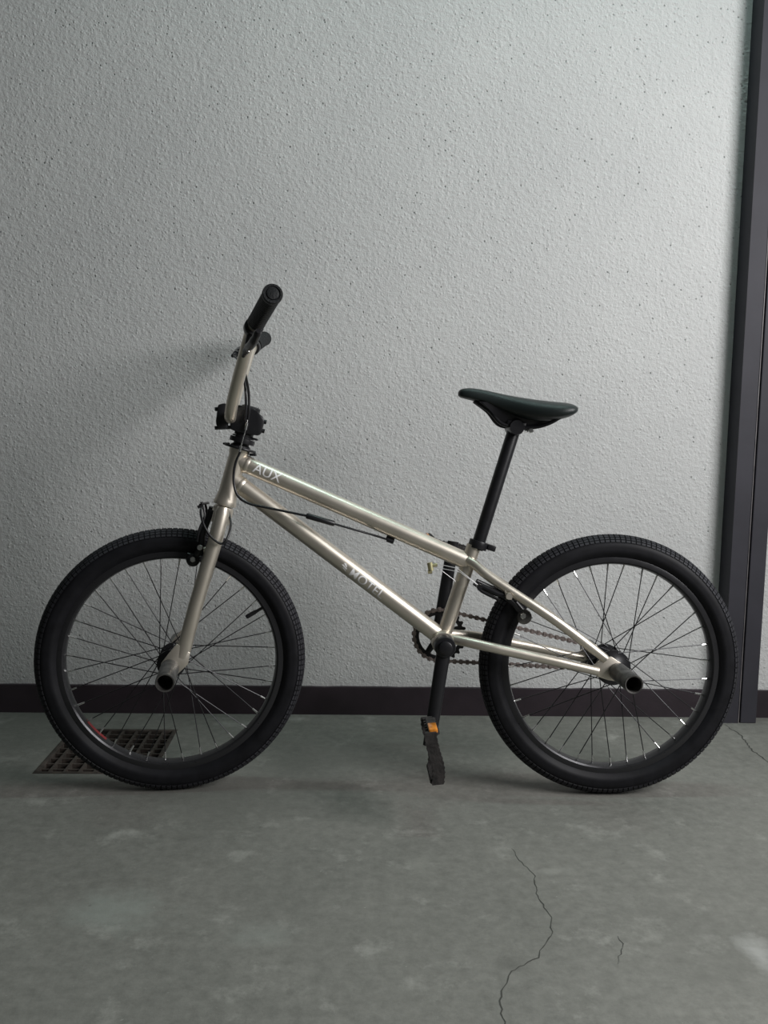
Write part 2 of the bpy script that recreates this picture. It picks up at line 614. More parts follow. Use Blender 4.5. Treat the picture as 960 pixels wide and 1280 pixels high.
TT0, TT1 = V(-0.7185, 0, 0.6335), V(-0.278, 0, 0.4478)
DT0, DT1 = V(-0.731, 0, 0.6010), V(-0.322, 0, 0.2988)
ST0, ST1 = V(-0.3233, 0, 0.298), V(-0.2665, 0, 0.4795)
b = MB(); welded(b, TT0, TT1, 0.0163)
b.lathe(TT0 + (TT1 - TT0).normalized() * 0.0155, TT1 - TT0, [(0, 0.0163), (0.002, 0.0170), (0.004, 0.0173), (0.007, 0.0169), (0.009, 0.0163)], 28)
b.build('top_tube', M_FRAME, frame)
b = MB(); welded(b, DT0, DT1, 0.0168)
b.lathe(DT0 + (DT1 - DT0).normalized() * 0.0195, DT1 - DT0, [(0, 0.0168), (0.002, 0.0175), (0.004, 0.0178), (0.007, 0.0174), (0.009, 0.0168)], 28)
b.build('down_tube', M_FRAME, frame)
b = MB(); welded(b, ST0, ST1, 0.0140)
b.build('seat_tube', M_FRAME, frame)
b = MB()
b.lathe((-0.3245, -0.037, 0.296), (0, 1, 0), [(0, 0.015), (0, 0.0205), (0.002, 0.0215), (0.072, 0.0215), (0.074, 0.0205), (0.074, 0.015)], 32)
b.build('bottom_bracket_shell', M_FRAME, frame)
for s in (-1, 1):
    b = MB()
    b.tube(spline([(-0.282, s * 0.006, 0.4515), (-0.268, s * 0.016, 0.4455), (-0.2325, s * 0.032, 0.4179), (-0.1261, s * 0.056, 0.3512), (-0.0463, s * 0.0585, 0.2933), (-0.022, s * 0.059, 0.2745)], 6), [0.0092] * 25 + [0.0085] * 5 + [0.0078], 20)
    b.build('seat_stay', M_FRAME, frame)
    b = MB()
    b.tube(spline([(-0.322, s * 0.018, 0.3035), (-0.2974, s * 0.030, 0.3021), (-0.2508, s * 0.046, 0.2950), (-0.1872, s * 0.053, 0.2828), (-0.1114, s * 0.058, 0.2680), (-0.036, s * 0.059, 0.2515)], 6), [0.0095] * 20 + [0.0092] * 6 + [0.0086] * 5, 20)
    b.build('chain_stay', M_FRAME, frame)
    b = MB()
    b.prism([(-0.050, 0.258), (-0.030, 0.276), (-0.012, 0.280), (0.004, 0.270), (0.017, 0.257), (0.016, 0.243), (0.000, 0.233), (-0.018, 0.236), (-0.040, 0.243)], s * 0.0555, s * 0.0625, bevel=0.001)
    b.build('dropout', M_FRAME, frame)
    b = MB()
    b.prism([(-0.214, 0.402), (-0.197, 0.394), (-0.199, 0.382), (-0.210, 0.383)], s * 0.041, s * 0.047, bevel=0.0015)
    b.lathe((-0.2066, s * 0.052, 0.3907), (0, s, 0), [(0, 0.0065), (0.010, 0.006)], 16)
    b.build('brake_mount', M_FRAME, frame)
b = MB()
b.box((-0.426, 0, 0.4925), (0.016, 0.008, 0.012), Matrix.Rotation(math.radians(22), 3, 'Y'), bevel=0.001)
b.tube([(-0.4335, -0.004, 0.4885), (-0.4205, -0.004, 0.484)], 0.0045, 12)
b.build('cable_stop', M_BLACK, frame)


def tube_text(text, size, a, c, r, s_mid, h_off, name, shear=0.0, spacing=1.0, extra=None):
    """flat print wrapped round the near side of a tube from a to c; s_mid along it, h_off round it"""
    cu = bpy.data.curves.new('lettering_curve', 'FONT')
    cu.body = text
    cu.size = size
    cu.align_x, cu.align_y = 'CENTER', 'CENTER'
    cu.shear = shear
    cu.space_character = spacing
    cu.offset = 0.006 * size
    tmp = bpy.data.objects.new('lettering_tmp', cu)
    COL.objects.link(tmp)
    dg = bpy.context.evaluated_depsgraph_get()
    me0 = bpy.data.meshes.new_from_object(tmp.evaluated_get(dg))
    bpy.data.objects.remove(tmp)
    bm = bmesh.new()
    bm.from_mesh(me0)
    bpy.data.meshes.remove(me0)
    if extra:
        for poly in extra:
            bm.faces.new([bm.verts.new((px, py, 0)) for px, py in poly])
    bmesh.ops.triangulate(bm, faces=bm.faces)
    for _ in range(4):
        es = [e for e in bm.edges if e.calc_length() > 0.003]
        if not es:
            break
        bmesh.ops.subdivide_edges(bm, edges=es, cuts=1)
        bmesh.ops.triangulate(bm, faces=bm.faces)
    t = (c - a).normalized()
    out = V(0, -1, 0)
    upv = out.cross(t)
    if upv.z < 0:
        upv = -upv
    for v in bm.verts:
        s, h = v.co.x, v.co.y + h_off
        ph = h / r
        v.co = a + t * (s_mid + s) + (out * math.cos(ph) + upv * math.sin(ph)) * (r + 0.00035)
    me = bpy.data.meshes.new(name)
    bm.to_mesh(me)
    bm.free()
    me.materials.append(M_DECAL)
    o = bpy.data.objects.new(name, me)
    COL.objects.link(o)
    o.parent = frame
    return o


tube_text('AUX', 0.0265, TT0, TT1, 0.0163, 0.0625, 0.0015, 'lettering', 0.0, 1.0)
logo = [[(-0.0585, 0.0060), (-0.0545, 0.0078), (-0.0490, 0.0040), (-0.0500, 0.0022)],
        [(-0.0605, 0.0012), (-0.0570, 0.0034), (-0.0465, 0.0010), (-0.0475, -0.0014)],
        [(-0.0560, -0.0028), (-0.0535, -0.0010), (-0.0455, -0.0034), (-0.0465, -0.0052)]]
tube_text('MOTEL', 0.0238, DT0, DT1, 0.0168, 0.326, -0.0036, 'lettering', 0.0, 1.06, logo)

# ---- seat clamp, seat post, saddle
pd = V(-0.1939 + 0.2576, 0, 0.7047 - 0.4851).normalized()
p0 = V(-0.2576, 0, 0.4851)
b = MB()
b.lathe(p0 - pd * 0.012, pd, [(0, 0.0135), (0, 0.0178), (0.001, 0.0183), (0.014, 0.0183), (0.015, 0.0178), (0.015, 0.0125)], 28)
b.box(p0 + V(0.024, 0, -0.010), (0.016, 0.018, 0.011), Matrix.Rotation(math.radians(16), 3, 'Y'), bevel=0.0015)
b.build('seat_clamp', M_BLACK, bike)
b = MB()
b.lathe(p0 - pd * 0.014, pd, [(0, 0.0124), (0.239, 0.0124), (0.243, 0.0115)], 28)
b.build('seat_post', M_BLACK, bike)

saddle = empty('saddle', bike)
stn = [(-0.3035, .7690, .7650, .004), (-0.3015, .7735, .7612, .0105), (-0.297, .7765, .7595, .0145), (-0.285, .7785, .7565, .0185), (-0.265, .7772, .7525, .021), (-0.240, .7720, .7440, .024),
       (-0.215, .7668, .7320, .031), (-0.19, .7627, .7225, .042), (-0.165, .7590, .7170, .054), (-0.14, .7560, .7165, .064), (-0.115, .7540, .7200, .069),
       (-0.098, .7525, .7245, .066), (-0.087, .7490, .7305, .056), (-0.0815, .7450, .7370, .036), (-0.080, .7420, .7405, .012)]
b = MB()
K = 14
rings = []
P2 = 2.7
for (u, top, bot, hw) in stn:
    ring = []
    for k in range(2 * K):
        th = PI * k / K
        c_, s_ = math.cos(th), math.sin(th)
        yy = hw * math.copysign(abs(c_) ** (2 / P2), c_)
        mid = bot + (top - bot) * 0.38
        if s_ >= 0:
            zz = mid + (top - mid) * abs(s_) ** (2 / 2.2)
        else:
            zz = mid - (mid - bot) * abs(s_) ** (2 / 3.2)
        ring.append(b.bm.verts.new((u, yy, zz)))
    rings.append(ring)
for a, c in zip(rings, rings[1:]):
    b._bridge(a, c)
b.bm.faces.new(rings[0][::-1])
b.bm.faces.new(rings[-1])
ov = b.build('cover', M_SADDLE, saddle, angle=80)
sm = ov.modifiers.new('subsurf', 'SUBSURF')
sm.levels = sm.render_levels = 1
# plastic shell under the cover, sloping down to the rails
b = MB()
b.prism([(-0.266, 0.7525), (-0.246, 0.7370), (-0.234, 0.7240), (-0.2235, 0.7125), (-0.208, 0.7075), (-0.16, 0.7075), (-0.138, 0.7135), (-0.105, 0.7235), (-0.11, 0.735), (-0.24, 0.752)], -0.0205, 0.0205, bevel=0.002)
b.build('shell', M_BLACK, saddle)
for s in (-1, 1):
    b = MB()
    b.tube(spline([(-0.272, s * 0.006, 0.7535), (-0.245, s * 0.013, 0.735), (-0.222, s * 0.0215, 0.711), (-0.19, s * 0.022, 0.7055), (-0.160, s * 0.024, 0.7055), (-0.135, s * 0.034, 0.713), (-0.112, s * 0.043, 0.727)], 6), 0.0036, 10)
    b.build('rail', M_BLACK, saddle)
b = MB()
b.lathe((-0.1945, -0.030, 0.7045), (0, 1, 0), [(0, 0.008), (0, 0.0135), (0.004, 0.0145), (0.056, 0.0145), (0.060, 0.0135), (0.060, 0.008)], 24)
b.box((-0.1945, 0, 0.711), (0.036, 0.05, 0.010), Matrix.Rotation(math.radians(8), 3, 'Y'), bevel=0.002)
b.build('saddle_clamp', M_BLACK, saddle)
b = MB()
b.lathe((-0.1685, -0.034, 0.6990), (0, 1, 0), [(0, 0.0035), (0.001, 0.0048), (0.006, 0.0048), (0.006, 0.003), (0.06, 0.003)], 12)
b.tube([(-0.1685, -0.012, 0.715), (-0.1685, -0.012, 0.697)], 0.004, 12)
b.build('clamp_bolt', M_STEEL, saddle, label='bright steel clamp bolt')

# ---- wheels
RT_, RB = 0.2275, 0.025


def tyre_mesh():
    bm = bmesh.new()
    nb = 152
    # profile: angle round the tyre section, depth; tread rows of blocks with grooves, then smooth sidewall
    rows = 9
    half = math.radians(64)
    pitch = 2 * half / rows
    g = pitch * 0.13
    prof = []              # (angle, kind) kind: 1 block, 0 groove
    for k in range(rows):
        a = -half + pitch * k
        prof += [(a + g * 0.5, 0), (a + g, 1), (a + pitch - g, 1), (a + pitch - g * 0.5, 0)]
    side = [math.radians(x) for x in (70, 78, 88, 98, 108, 118, 128, 138, 145)]
    prof = [(-x, 2) for x in reversed(side)] + prof + [(x, 2) for x in side]
    azs = []
    dphi = 2 * PI / nb
    ga = dphi * 0.13
    for k in range(nb):
        a = dphi * k
        azs += [(a, 0), (a + ga, 1), (a + dphi - ga, 1), (a + dphi - ga * 0.4, 0)]
    grid = []
    for az, ka in azs:
        col = []
        ca, sa = math.cos(az), math.sin(az)
        for q, kq in prof:
            if kq == 2:
                r = RB - 0.0012
                # small ridges on the sidewall
                dq = abs(math.degrees(q))
                r += 0.0011 if 104 < dq < 112 else 0.0
            else:
                r = RB if (ka and kq) else RB - 0.0016
            R_ = RT_ + r * math.cos(q)
            col.append(bm.verts.new((R_ * ca, r * math.sin(q), R_ * sa)))
        grid.append(col)
    n = len(grid)
    for i in range(n):
        a, c = grid[i], grid[(i + 1) % n]
        for j in range(len(prof) - 1):
            f = bm.faces.new((a[j], c[j], c[j + 1], a[j + 1]))
            f.smooth = prof[j][1] == 2 and prof[j + 1][1] == 2
            f.material_index = 1 if (prof[j][1] == 1 and prof[j + 1][1] == 1 and azs[i][1] == 1 and azs[(i + 1) % n][1] == 1) else 0
    bmesh.ops.recalc_face_normals(bm, faces=bm.faces)
    me = bpy.data.meshes.new('tire')
    bm.to_mesh(me)
    bm.free()
    me.materials.append(M_RUBBER)
    me.materials.append(M_TREAD)
    return me


TYRE = tyre_mesh()
rb = MB()
rb.lathe((0, 0, 0), (0, 1, 0), [(-0.0150, 0.2110), (-0.0160, 0.2085), (-0.0160, 0.2000), (-0.0135, 0.1972), (-0.0060, 0.1950), (0.0060, 0.1950), (0.0135, 0.1972), (0.0160, 0.2000), (0.0160, 0.2085), (0.0150, 0.2110), (0.0130, 0.2100), (0.0120, 0.2030), (-0.0120, 0.2030), (-0.0130, 0.2100)], 128, closed=True)
RIM = rb.mesh('rim', M_RIM, angle=30)
HF = 0.030


def spoke_mesh(side, trail, HFR, ri=0.1945):
    """one spoke with its nipple, meeting the rim on the x axis; 3-cross"""
    mb = MB()
    d = math.radians(62) * (1 if trail else -1)
    h = V(math.cos(d) * HFR, side * (HF + (0.0022 if trail else -0.0022)), math.sin(d) * HFR)
    r_ = V(ri, side * 0.004, 0)
    mb.tube([h, r_], 0.00098, 6)
    t = (r_ - h).normalized()
    mb.tube([r_ - t * 0.0125, r_ - t * 0.002, r_ + t * 0.003], [0.0016, 0.0019, 0.0021], 8, mi=1)
    return mb.mesh('spoke', [M_SPOKE, M_STEEL])


SPOKES = {k: [spoke_mesh(1, True, r), spoke_mesh(-1, True, r), spoke_mesh(1, False, r), spoke_mesh(-1, False, r)] for k, r in ((False, 0.0230), (True, 0.0295))}


def make_wheel(loc, M, valve_angle, first, drive):
    w = empty('wheel', bike, loc, M)
    o = bpy.data.objects.new('tire', TYRE); COL.objects.link(o); o.parent = w
    o = bpy.data.objects.new('rim', RIM); COL.objects.link(o); o.parent = w
    fr = 0.0335 if drive else 0.0265
    h = MB()
    h.lathe((0, -0.036, 0), (0, 1, 0), [(0, 0.006), (0, 0.016), (0.003, 0.0195), (0.0042, fr), (0.0078, fr), (0.010, 0.020), (0.020, 0.0165), (0.052, 0.0165), (0.062, 0.020), (0.0642, fr), (0.0678, fr), (0.069, 0.0195), (0.072, 0.016), (0.072, 0.006)], 36)
    h.lathe((0, -0.085, 0), (0, 1, 0), [(0, 0.007), (0.17, 0.007)], 16)
    if drive:
        # small rear cog
        nt = 10
        pts = []
        for k in range(nt * 4):
            a = 2 * PI * k / (nt * 4)
            r = 0.0185 if k % 4 in (0, 1) else 0.0225
            pts.append((r * math.cos(a), r * math.sin(a)))
        h.prism(pts, 0.0435, 0.0465)
    h.build('hub', M_BLACK, w)
    for k in range(36):
        o = bpy.data.objects.new('spoke', SPOKES[drive][k % 4])
        COL.objects.link(o)
        o.parent = w
        o.rotation_euler = (0, -(first + 2 * PI * k / 36), 0)
    v = MB()
    v.tube([(0.200, 0, 0), (0.188, 0, 0), (0.183, 0, 0)], [0.0030, 0.0030, 0.0032], 12)
    v.tube([(0.184, 0, 0), (0.178, 0, 0), (0.163, 0, 0), (0.160, 0, 0)], [0.0034, 0.0042, 0.0042, 0.0032], 12)
    vo = v.build('valve', M_CABLE, w)
    vo.rotation_euler = (0, -valve_angle, 0)
    return w


fwheel = make_wheel(FHUB, STEER, math.radians(30.3), math.radians(6), False)
rwheel = make_wheel((0, 0, AX), Matrix.Identity(3), math.radians(174), math.radians(2.5), True)
# red strip laid along the inside of the front rim
b = MB()
for k in range(8):
    pass
pr = []
for k in range(9):
    a = math.radians(215.5 + 15.5 * k / 8)
    pr.append((b.bm.verts.new((0.1946 * math.cos(a), -0.0058, 0.1946 * math.sin(a))), b.bm.verts.new((0.1946 * math.cos(a), 0.0058, 0.1946 * math.sin(a)))))
for a, c in zip(pr, pr[1:]):
    b.bm.faces.new((a[0], a[1], c[1], c[0]))
b.build('rim_strip', M_REDSTRIP, fwheel, label='red strip inside the rim')


def peg(parent, hub, side, label=None):
    h = MB()
    h.lathe(Vector(hub) + V(0, side * 0.0628, 0), (0, side, 0), [(0, 0.006), (0, 0.0160), (0.002, 0.0172), (0.012, 0.0172), (0.099, 0.0170), (0.1015, 0.0160), (0.1010, 0.0138), (0.030, 0.0135), (0.030, 0.004)], 32)
    return h


M3 = STEER.to_4x4()
for s in (-1, 1):
    h = peg(None, (0, 0, AX), s)
    h.build('peg', M_PEG, bike)
    h = peg(None, (0, 0, 0), s)
    o = h.build('peg', M_PEG, bike)
    mm = STEER.to_4x4(); mm.translation = FHUB
    o.matrix_local = mm

# ---- fork (steered)
fork = empty('fork', bike, FHUB, STEER, label='champagne gold fork with straight tapered legs')
b = MB()
b.lathe(sax_pt(0.262), SAX, [(0, 0.012), (0, 0.017), (0.006, 0.0195), (0.028, 0.0195), (0.033, 0.0175), (0.033, 0.0140)], 32)
b.box(sax_pt(0.277) , (0.026, 0.104, 0.024), Matrix.Rotation(math.radians(14.8), 3, 'Y'), bevel=0.007)
b.build('crown', M_FRAME, fork)
b = MB()
b.lathe(sax_pt(0.29), SAX, [(0, 0.0132), (0.15, 0.0132)], 20)
b.build('steerer_tube', M_FRAME, fork)
for s in (-1, 1):
    b = MB()
    b.tube([(0.0962, s * 0.051, 0.2965), (0.0935, s * 0.052, 0.286), (0.0809, s * 0.053, 0.2333), (0.0665, s * 0.054, 0.1857), (0.0461, s * 0.055, 0.1141), (0.0340, s * 0.0565, 0.068), (0.0252, s * 0.058, 0.0315), (0.0215, s * 0.058, 0.018)],
           [0.0105, 0.0135, 0.0136, 0.0136, 0.0134, 0.0130, 0.0128, 0.0115], 24, up=(0, 1, 0))
    for v in b.bm.verts:            # flattened towards the axle
        if v.co.z < 0.10:
            f = min(1, (0.10 - v.co.z) / 0.06)
            v.co.y = s * 0.058 + (v.co.y - s * 0.058) * (1 - 0.58 * f)
    b.build('fork_leg', M_FRAME, fork)
    b = MB()
    b.prism([(0.0121, 0.0447), (-0.004, 0.024), (-0.016, 0.008), (-0.017, -0.008), (-0.006, -0.018), (0.008, -0.018), (0.020, -0.006), (0.033, 0.006), (0.0367, 0.0278), (0.024, 0.038)], s * 0.0555, s * 0.0622, bevel=0.001)
    b.build('dropout', M_FRAME, fork)
    b = MB()
    b.lathe((0.068, s * 0.046, 0.217), (0, s, 0), [(0, 0.0055), (0.004, 0.0055)], 14)
    b.tube([(0.060, s * 0.046, 0.217), (0.074, s * 0.046, 0.217)], 0.006, 12)
    b.build('brake_mount', M_FRAME, fork)

# ---- headset and cable rotor
headset = empty('headset', bike)
b = MB()
b.lathe(ax_pt(0.656), SAX, [(0, 0.015), (0, 0.019), (0.006, 0.0185), (0.008, 0.015), (0.040, 0.0150), (0.040, 0.012)], 28)
b.build('spacer', M_BLACK, headset)
b = MB()
b.lathe(ax_pt(0.6548), SAX, [(0, 0.018), (0, 0.0300), (0.0012, 0.0308), (0.0032, 0.0308), (0.0044, 0.0300), (0.0044, 0.018)], 36)
b.box(ax_pt(0.659) + V(-0.026, 0, 0.006), (0.012, 0.016, 0.004), bevel=0.001)
b.box(ax_pt(0.651) + V(0.026, 0, -0.006), (0.012, 0.016, 0.005), bevel=0.001)
b.build('rotor_plate', M_BLACK, headset)
b = MB()
b.lathe(ax_pt(0.667), SAX, [(0, 0.017), (0, 0.0235), (0.003, 0.024), (0.009, 0.0235), (0.009, 0.017)], 36)
b.build('rotor_bearing', M_BLACK, headset)
b = MB()
b.lathe(ax_pt(0.6765), SAX, [(0, 0.016), (0, 0.0205), (0.003, 0.0205), (0.003, 0.016)], 36)
b.box(ax_pt(0.6775) + V(0.022, 0, -0.003), (0.012, 0.02, 0.004), Matrix.Rotation(math.radians(14.8), 3, 'Y'), bevel=0.001)
b.build('rotor_plate', M_BLACK, headset)

# ---- stem (steered)
stem = empty('stem', bike, FHUB, STEER)
b = MB()
b.prism([(0.1085, 0.4835), (0.1225, 0.4850), (0.1500, 0.4800), (0.1545, 0.4745), (0.1680, 0.4625), (0.1700, 0.4560), (0.1640, 0.4320), (0.1580, 0.4285), (0.1200, 0.4345), (0.1060, 0.4400)], -0.0245, 0.0245, bevel=0.003)
b.lathe(sax_pt(0.4275), SAX, [(0, 0.0145), (0, 0.0180), (0.056, 0.0180), (0.058, 0.014)], 28)
b.build('stem_body', M_BLACK, stem)
b = MB()
b.prism([(0.0840, 0.4845), (0.0965, 0.4880), (0.1045, 0.4830), (0.1020, 0.4420), (0.0960, 0.4395), (0.0900, 0.4400), (0.0820, 0.4440), (0.0800, 0.4530)], -0.0245, 0.0245, bevel=0.003)
b.build('face_plate', M_BLACK, stem)
for s in (-1, 1):
    for z in (0.4785, 0.4435):
        b = MB()
        b.tube([(0.078, s * 0.017, z - 0.002), (0.110, s * 0.017, z)], 0.0035, 12)
        b.build('bolt', M_BLACK, stem)
    for x_, z in ((0.1675, 0.4555), (0.164, 0.4385)):
        b = MB()
        b.tube([(x_ - 0.001, s * 0.020, z), (x_ + 0.006, s * 0.020, z - 0.0015)], 0.004, 12)
        b.build('bolt', M_BLACK, stem)

# ---- handlebar (steered)
hbar = empty('handlebar', bike, FHUB, STEER)
half = [(0.1068, 0, 0.4615), (0.1068, 0.030, 0.4615), (0.1072, 0.045, 0.4640), (0.1090, 0.060, 0.4760), (0.1130, 0.076, 0.4950), (0.1215, 0.102, 0.5270), (0.1325, 0.135, 0.5665), (0.1400, 0.157, 0.5930), (0.1440, 0.171, 0.6045), (0.1480, 0.190, 0.6110), (0.1545, 0.225, 0.6190), (0.1744, 0.3440, 0.6437)]
pts = [V(x_, -y_, z_) for x_, y_, z_ in reversed(half)] + [V(*p) for p in half[1:]]
b = MB()
b.tube(spline(pts, 5), 0.0111, 20)
b.build('bar_tube', M_FRAME, hbar)
b = MB()
b.tube([(0.1290, -0.125, 0.5545), (0.1290, 0.125, 0.5545)], 0.0080, 16)
b.build('crossbar', M_FRAME, hbar)
for s in (-1, 1):
    e0, e1 = V(0.1520, s * 0.212, 0.6162), V(0.1747, s * 0.3455, 0.6440)
    gl = (e1 - e0).length
    b = MB()
    pr = [(0, 0.0115), (0, 0.0145), (0.002, 0.0152), (0.005, 0.0150), (0.007, 0.0138)]
    k = 0.010
    while k < gl - 0.012:
        pr += [(k, 0.0138), (k + 0.0015, 0.0148), (k + 0.0035, 0.0148), (k + 0.005, 0.0138)]
        k += 0.0062
    pr += [(gl - 0.010, 0.0148), (gl - 0.006, 0.0158), (gl - 0.001, 0.0158), (gl + 0.001, 0.0150), (gl + 0.001, 0.0118), (gl - 0.0005, 0.0112), (gl - 0.0005, 0.0100), (gl + 0.0012, 0.0092), (gl + 0.0018, 0.0030)]
    b.lathe(e0, e1 - e0, pr, 32)
    b.build('grip', M_GRIP, hbar)

# ---- brake levers on the bar (steered)
def lever(s, fwd, drop):
    L_ = empty('brake_lever', bike, FHUB, STEER)
    ax = (V(0.1545, s * 0.225, 0.6190) - V(0.1480, s * 0.190, 0.6110)).normalized()
    c = V(0.1472, s * 0.187, 0.6098)
    b = MB()
    b.lathe(c - ax * 0.008, ax, [(0, 0.0112), (0, 0.0155), (0.001, 0.0162), (0.015, 0.0162), (0.016, 0.0155), (0.016, 0.0112)], 24)
    d = V(fwd, 0, drop)
    dd = d.normalized()
    b.tube([c, c + d * 0.55, c + d], [0.009, 0.008, 0.007], 14)
    b.build('clamp', M_BLACK, L_)
    p = c + d
    b = MB()
    b.tube(spline([p - ax * 0.022, p, p + ax * 0.030 + dd * 0.006, p + ax * 0.065 + dd * 0.008, p + ax * 0.092 + dd * 0.002], 5), [0.0062] * 6 + [0.0072] * 10 + [0.0062] * 4 + [0.004], 12)
    b.build('blade', M_BLACK, L_)
    b = MB()
    q = p - ax * 0.022
    b.tube([q, q - ax * 0.016 + dd * 0.002], 0.0042, 10)
    b.tube([q - ax * 0.016 + dd * 0.002, q - ax * 0.022 + dd * 0.002], 0.0032, 10)
    b.build('barrel_adjuster', M_BLACK, L_)
    b = MB()
    b.tube([p + V(0, 0, 0.0075), p - V(0, 0, 0.0075)], 0.0028, 10)
    b.build('pivot_bolt', M_STEEL, L_)
    return p - ax * 0.044


qn = lever(-1, -0.0085, -0.033)
qf = lever(1, -0.030, -0.0120)


def cable(name, pts, r, parent_M=None, mat_=None, label=None, n=10):
    b = MB()
    b.tube(spline(pts, 7), r, n)
    o = b.build(name, mat_ or M_CABLE, bike, label)
    if parent_M:
        mm = STEER.to_4x4(); mm.translation = FHUB
        o.matrix_local = mm
    return o


cable('brake_cable', [qn, (0.128, -0.105, 0.560), (0.1345, -0.060, 0.537), (0.1400, -0.037, 0.508), (0.1410, -0.032, 0.475), (0.139, -0.029, 0.458)], 0.0024, True)
cable('brake_cable', [qf, (0.120, 0.100, 0.575), (0.1290, -0.010, 0.545), (0.1340, -0.036, 0.515), (0.1355, -0.035, 0.480), (0.134, -0.030, 0.455)], 0.0024, True)
b = MB()
b.tube([(0.1385, -0.029, 0.458), (0.1360, -0.030, 0.443), (0.1245, -0.029, 0.401)], 0.0011, 8)
b.tube([(0.1375, -0.0295, 0.452), (0.1348, -0.030, 0.439)], 0.0030, 10)
b.tube([(0.1268, -0.029, 0.409), (0.1238, -0.029, 0.3985)], 0.0028, 10)
o = b.build('rotor_cable_end', M_STEEL, bike, 'bright steel cable ends')
mm = STEER.to_4x4(); mm.translation = FHUB
o.matrix_local = mm

cable('rotor_cable', [(-0.7095, -0.027, 0.650), (-0.7180, -0.027, 0.6300), (-0.7215, -0.027, 0.6080), (-0.7200, -0.028, 0.5850), (-0.7110, -0.029, 0.5650), (-0.6907, -0.030, 0.5534), (-0.664, -0.030, 0.5479), (-0.5837, -0.028, 0.5325)], 0.0024)
b = MB()
b.tube([(-0.5860, -0.028, 0.5330), (-0.5835, -0.028, 0.5324), (-0.5350, -0.024, 0.5188), (-0.5325, -0.024, 0.5180)], [0.0042, 0.0055, 0.0055, 0.0040], 14)
b.build('cable_joint', M_CABLE, bike)
cable('lower_cable', [(-0.5330, -0.024, 0.5180), (-0.50, -0.018, 0.5085), (-0.46, -0.008, 0.4970), (-0.4243, -0.004, 0.4860)], 0.0021)

# ---- front brake (steered)
fb = empty('brake', bike, FHUB, STEER)
for s in (-1, 1):
    b = MB()
    b.tube(spline([(0.046, s * 0.0380, 0.205), (0.0555, s * 0.042, 0.222), (0.0575, s * 0.042, 0.245), (0.0665, s * 0.038, 0.270), (0.0720, s * 0.033, 0.290)], 5), 0.0052, 12, flat=(0.8, 1.1))
    b.build('arm', M_BLACK, fb)
    b = MB()
    b.tube(spline([(0.0480, s * 0.044, 0.232), (0.0520, s * 0.046, 0.255), (0.0610, s * 0.042, 0.278), (0.0590, s * 0.036, 0.296)], 5), 0.0022, 8)
    b.build('spring', M_BLACK, fb)
    b = MB()
    b.tube([(0.028, s * 0.0235, 0.2020), (0.0525, s * 0.0235, 0.1955)], [0.0075, 0.0075], 12, flat=(0.55, 1.0))
    b.build('pad', M_CABLE, fb)
    b = MB()
    b.lathe((0.0400, s * 0.027, 0.1965), (0, s, 0), [(0, 0.011), (0.008, 0.0125), (0.010, 0.0115), (0.012, 0.006)], 20)
    b.build('pad_washer', M_BLACK, fb)
    b = MB()
    b.lathe((0.0400, s * 0.038, 0.1985), (0, s, 0), [(0, 0.0056), (0.006, 0.0056), (0.007, 0.0045)], 6)
    b.lathe((0.0535, s * 0.046, 0.222), (0, s, 0), [(0, 0.0052), (0.005, 0.0052), (0.006, 0.004)], 12)
    b.build('bolt', M_STEEL, fb, 'bright steel bolts')
b = MB()
b.tube([(0.0535, -0.050, 0.3005), (0.0610, -0.020, 0.3010), (0.0650, 0.03, 0.298)], 0.0024, 10)
b.tube([(0.0490, -0.050, 0.2960), (0.0575, -0.050, 0.3000), (0.0560, -0.050, 0.3060)], 0.0030, 10)
b.build('link_wire', M_BLACK, fb)
cable('front_cable', [(0.1040, -0.035, 0.2900), (0.1090, -0.055, 0.2650), (0.1030, -0.071, 0.2410), (0.0931, -0.073, 0.2320), (0.0810, -0.074, 0.2385), (0.0700, -0.073, 0.2500), (0.0601, -0.069, 0.2680), (0.0550, -0.058, 0.2880), (0.0575, -0.045, 0.2990)], 0.0023, True)

# ---- rear brake
rbk = empty('brake', bike)
for s in (-1, 1):
    b = MB()
    b.tube(spline([(-0.1790, s * 0.036, 0.3560), (-0.1960, s * 0.040, 0.3760), (-0.2120, s * 0.040, 0.3880), (-0.2260, s * 0.039, 0.3925), (-0.2420, s * 0.036, 0.3995), (-0.2560, s * 0.033, 0.4060)], 5), 0.0055, 12, flat=(0.8, 1.0))
    b.build('arm', M_BLACK, rbk)
    b = MB()
    b.tube(spline([(-0.2190, s * 0.039, 0.3800), (-0.2320, s * 0.039, 0.3855), (-0.2500, s * 0.036, 0.3935), (-0.2610, s * 0.033, 0.4010)], 5), 0.0030, 10)
    b.build('spring', M_BLACK, rbk)
    b = MB()
    b.tube([(-0.1900, s * 0.0235, 0.3720), (-0.1600, s * 0.0235, 0.3400)], 0.0075, 12, flat=(0.55, 1.0))
    b.build('pad', M_CABLE, rbk)
    b = MB()
    b.lathe((-0.1735, s * 0.0275, 0.3490), (0, s, 0), [(0, 0.012), (0.010, 0.0145), (0.013, 0.0135), (0.015, 0.006)], 20)
    b.build('pad_washer', M_PEG, rbk)
    b = MB()
    b.lathe((-0.1770, s * 0.040, 0.3520), (0, s, 0), [(0, 0.0062), (0.007, 0.0062), (0.008, 0.005)], 6)
    b.build('bolt', M_STEEL, rbk, 'bright steel bolt')
b = MB()
b.lathe((-0.2590, -0.040, 0.4040), (0, 1, 0), [(0, 0.0055), (0.014, 0.0055)], 8)
b.build('cable_anchor', M_BLACK, rbk)
b = MB()
b.tube([(-0.3470, -0.028, 0.4405), (-0.2960, -0.030, 0.4310), (-0.2600, -0.034, 0.4060)], 0.0006, 6)
b.tube([(-0.3400, -0.026, 0.4460), (-0.3010, -0.028, 0.4380), (-0.2620, -0.030, 0.4080)], 0.0006, 6)
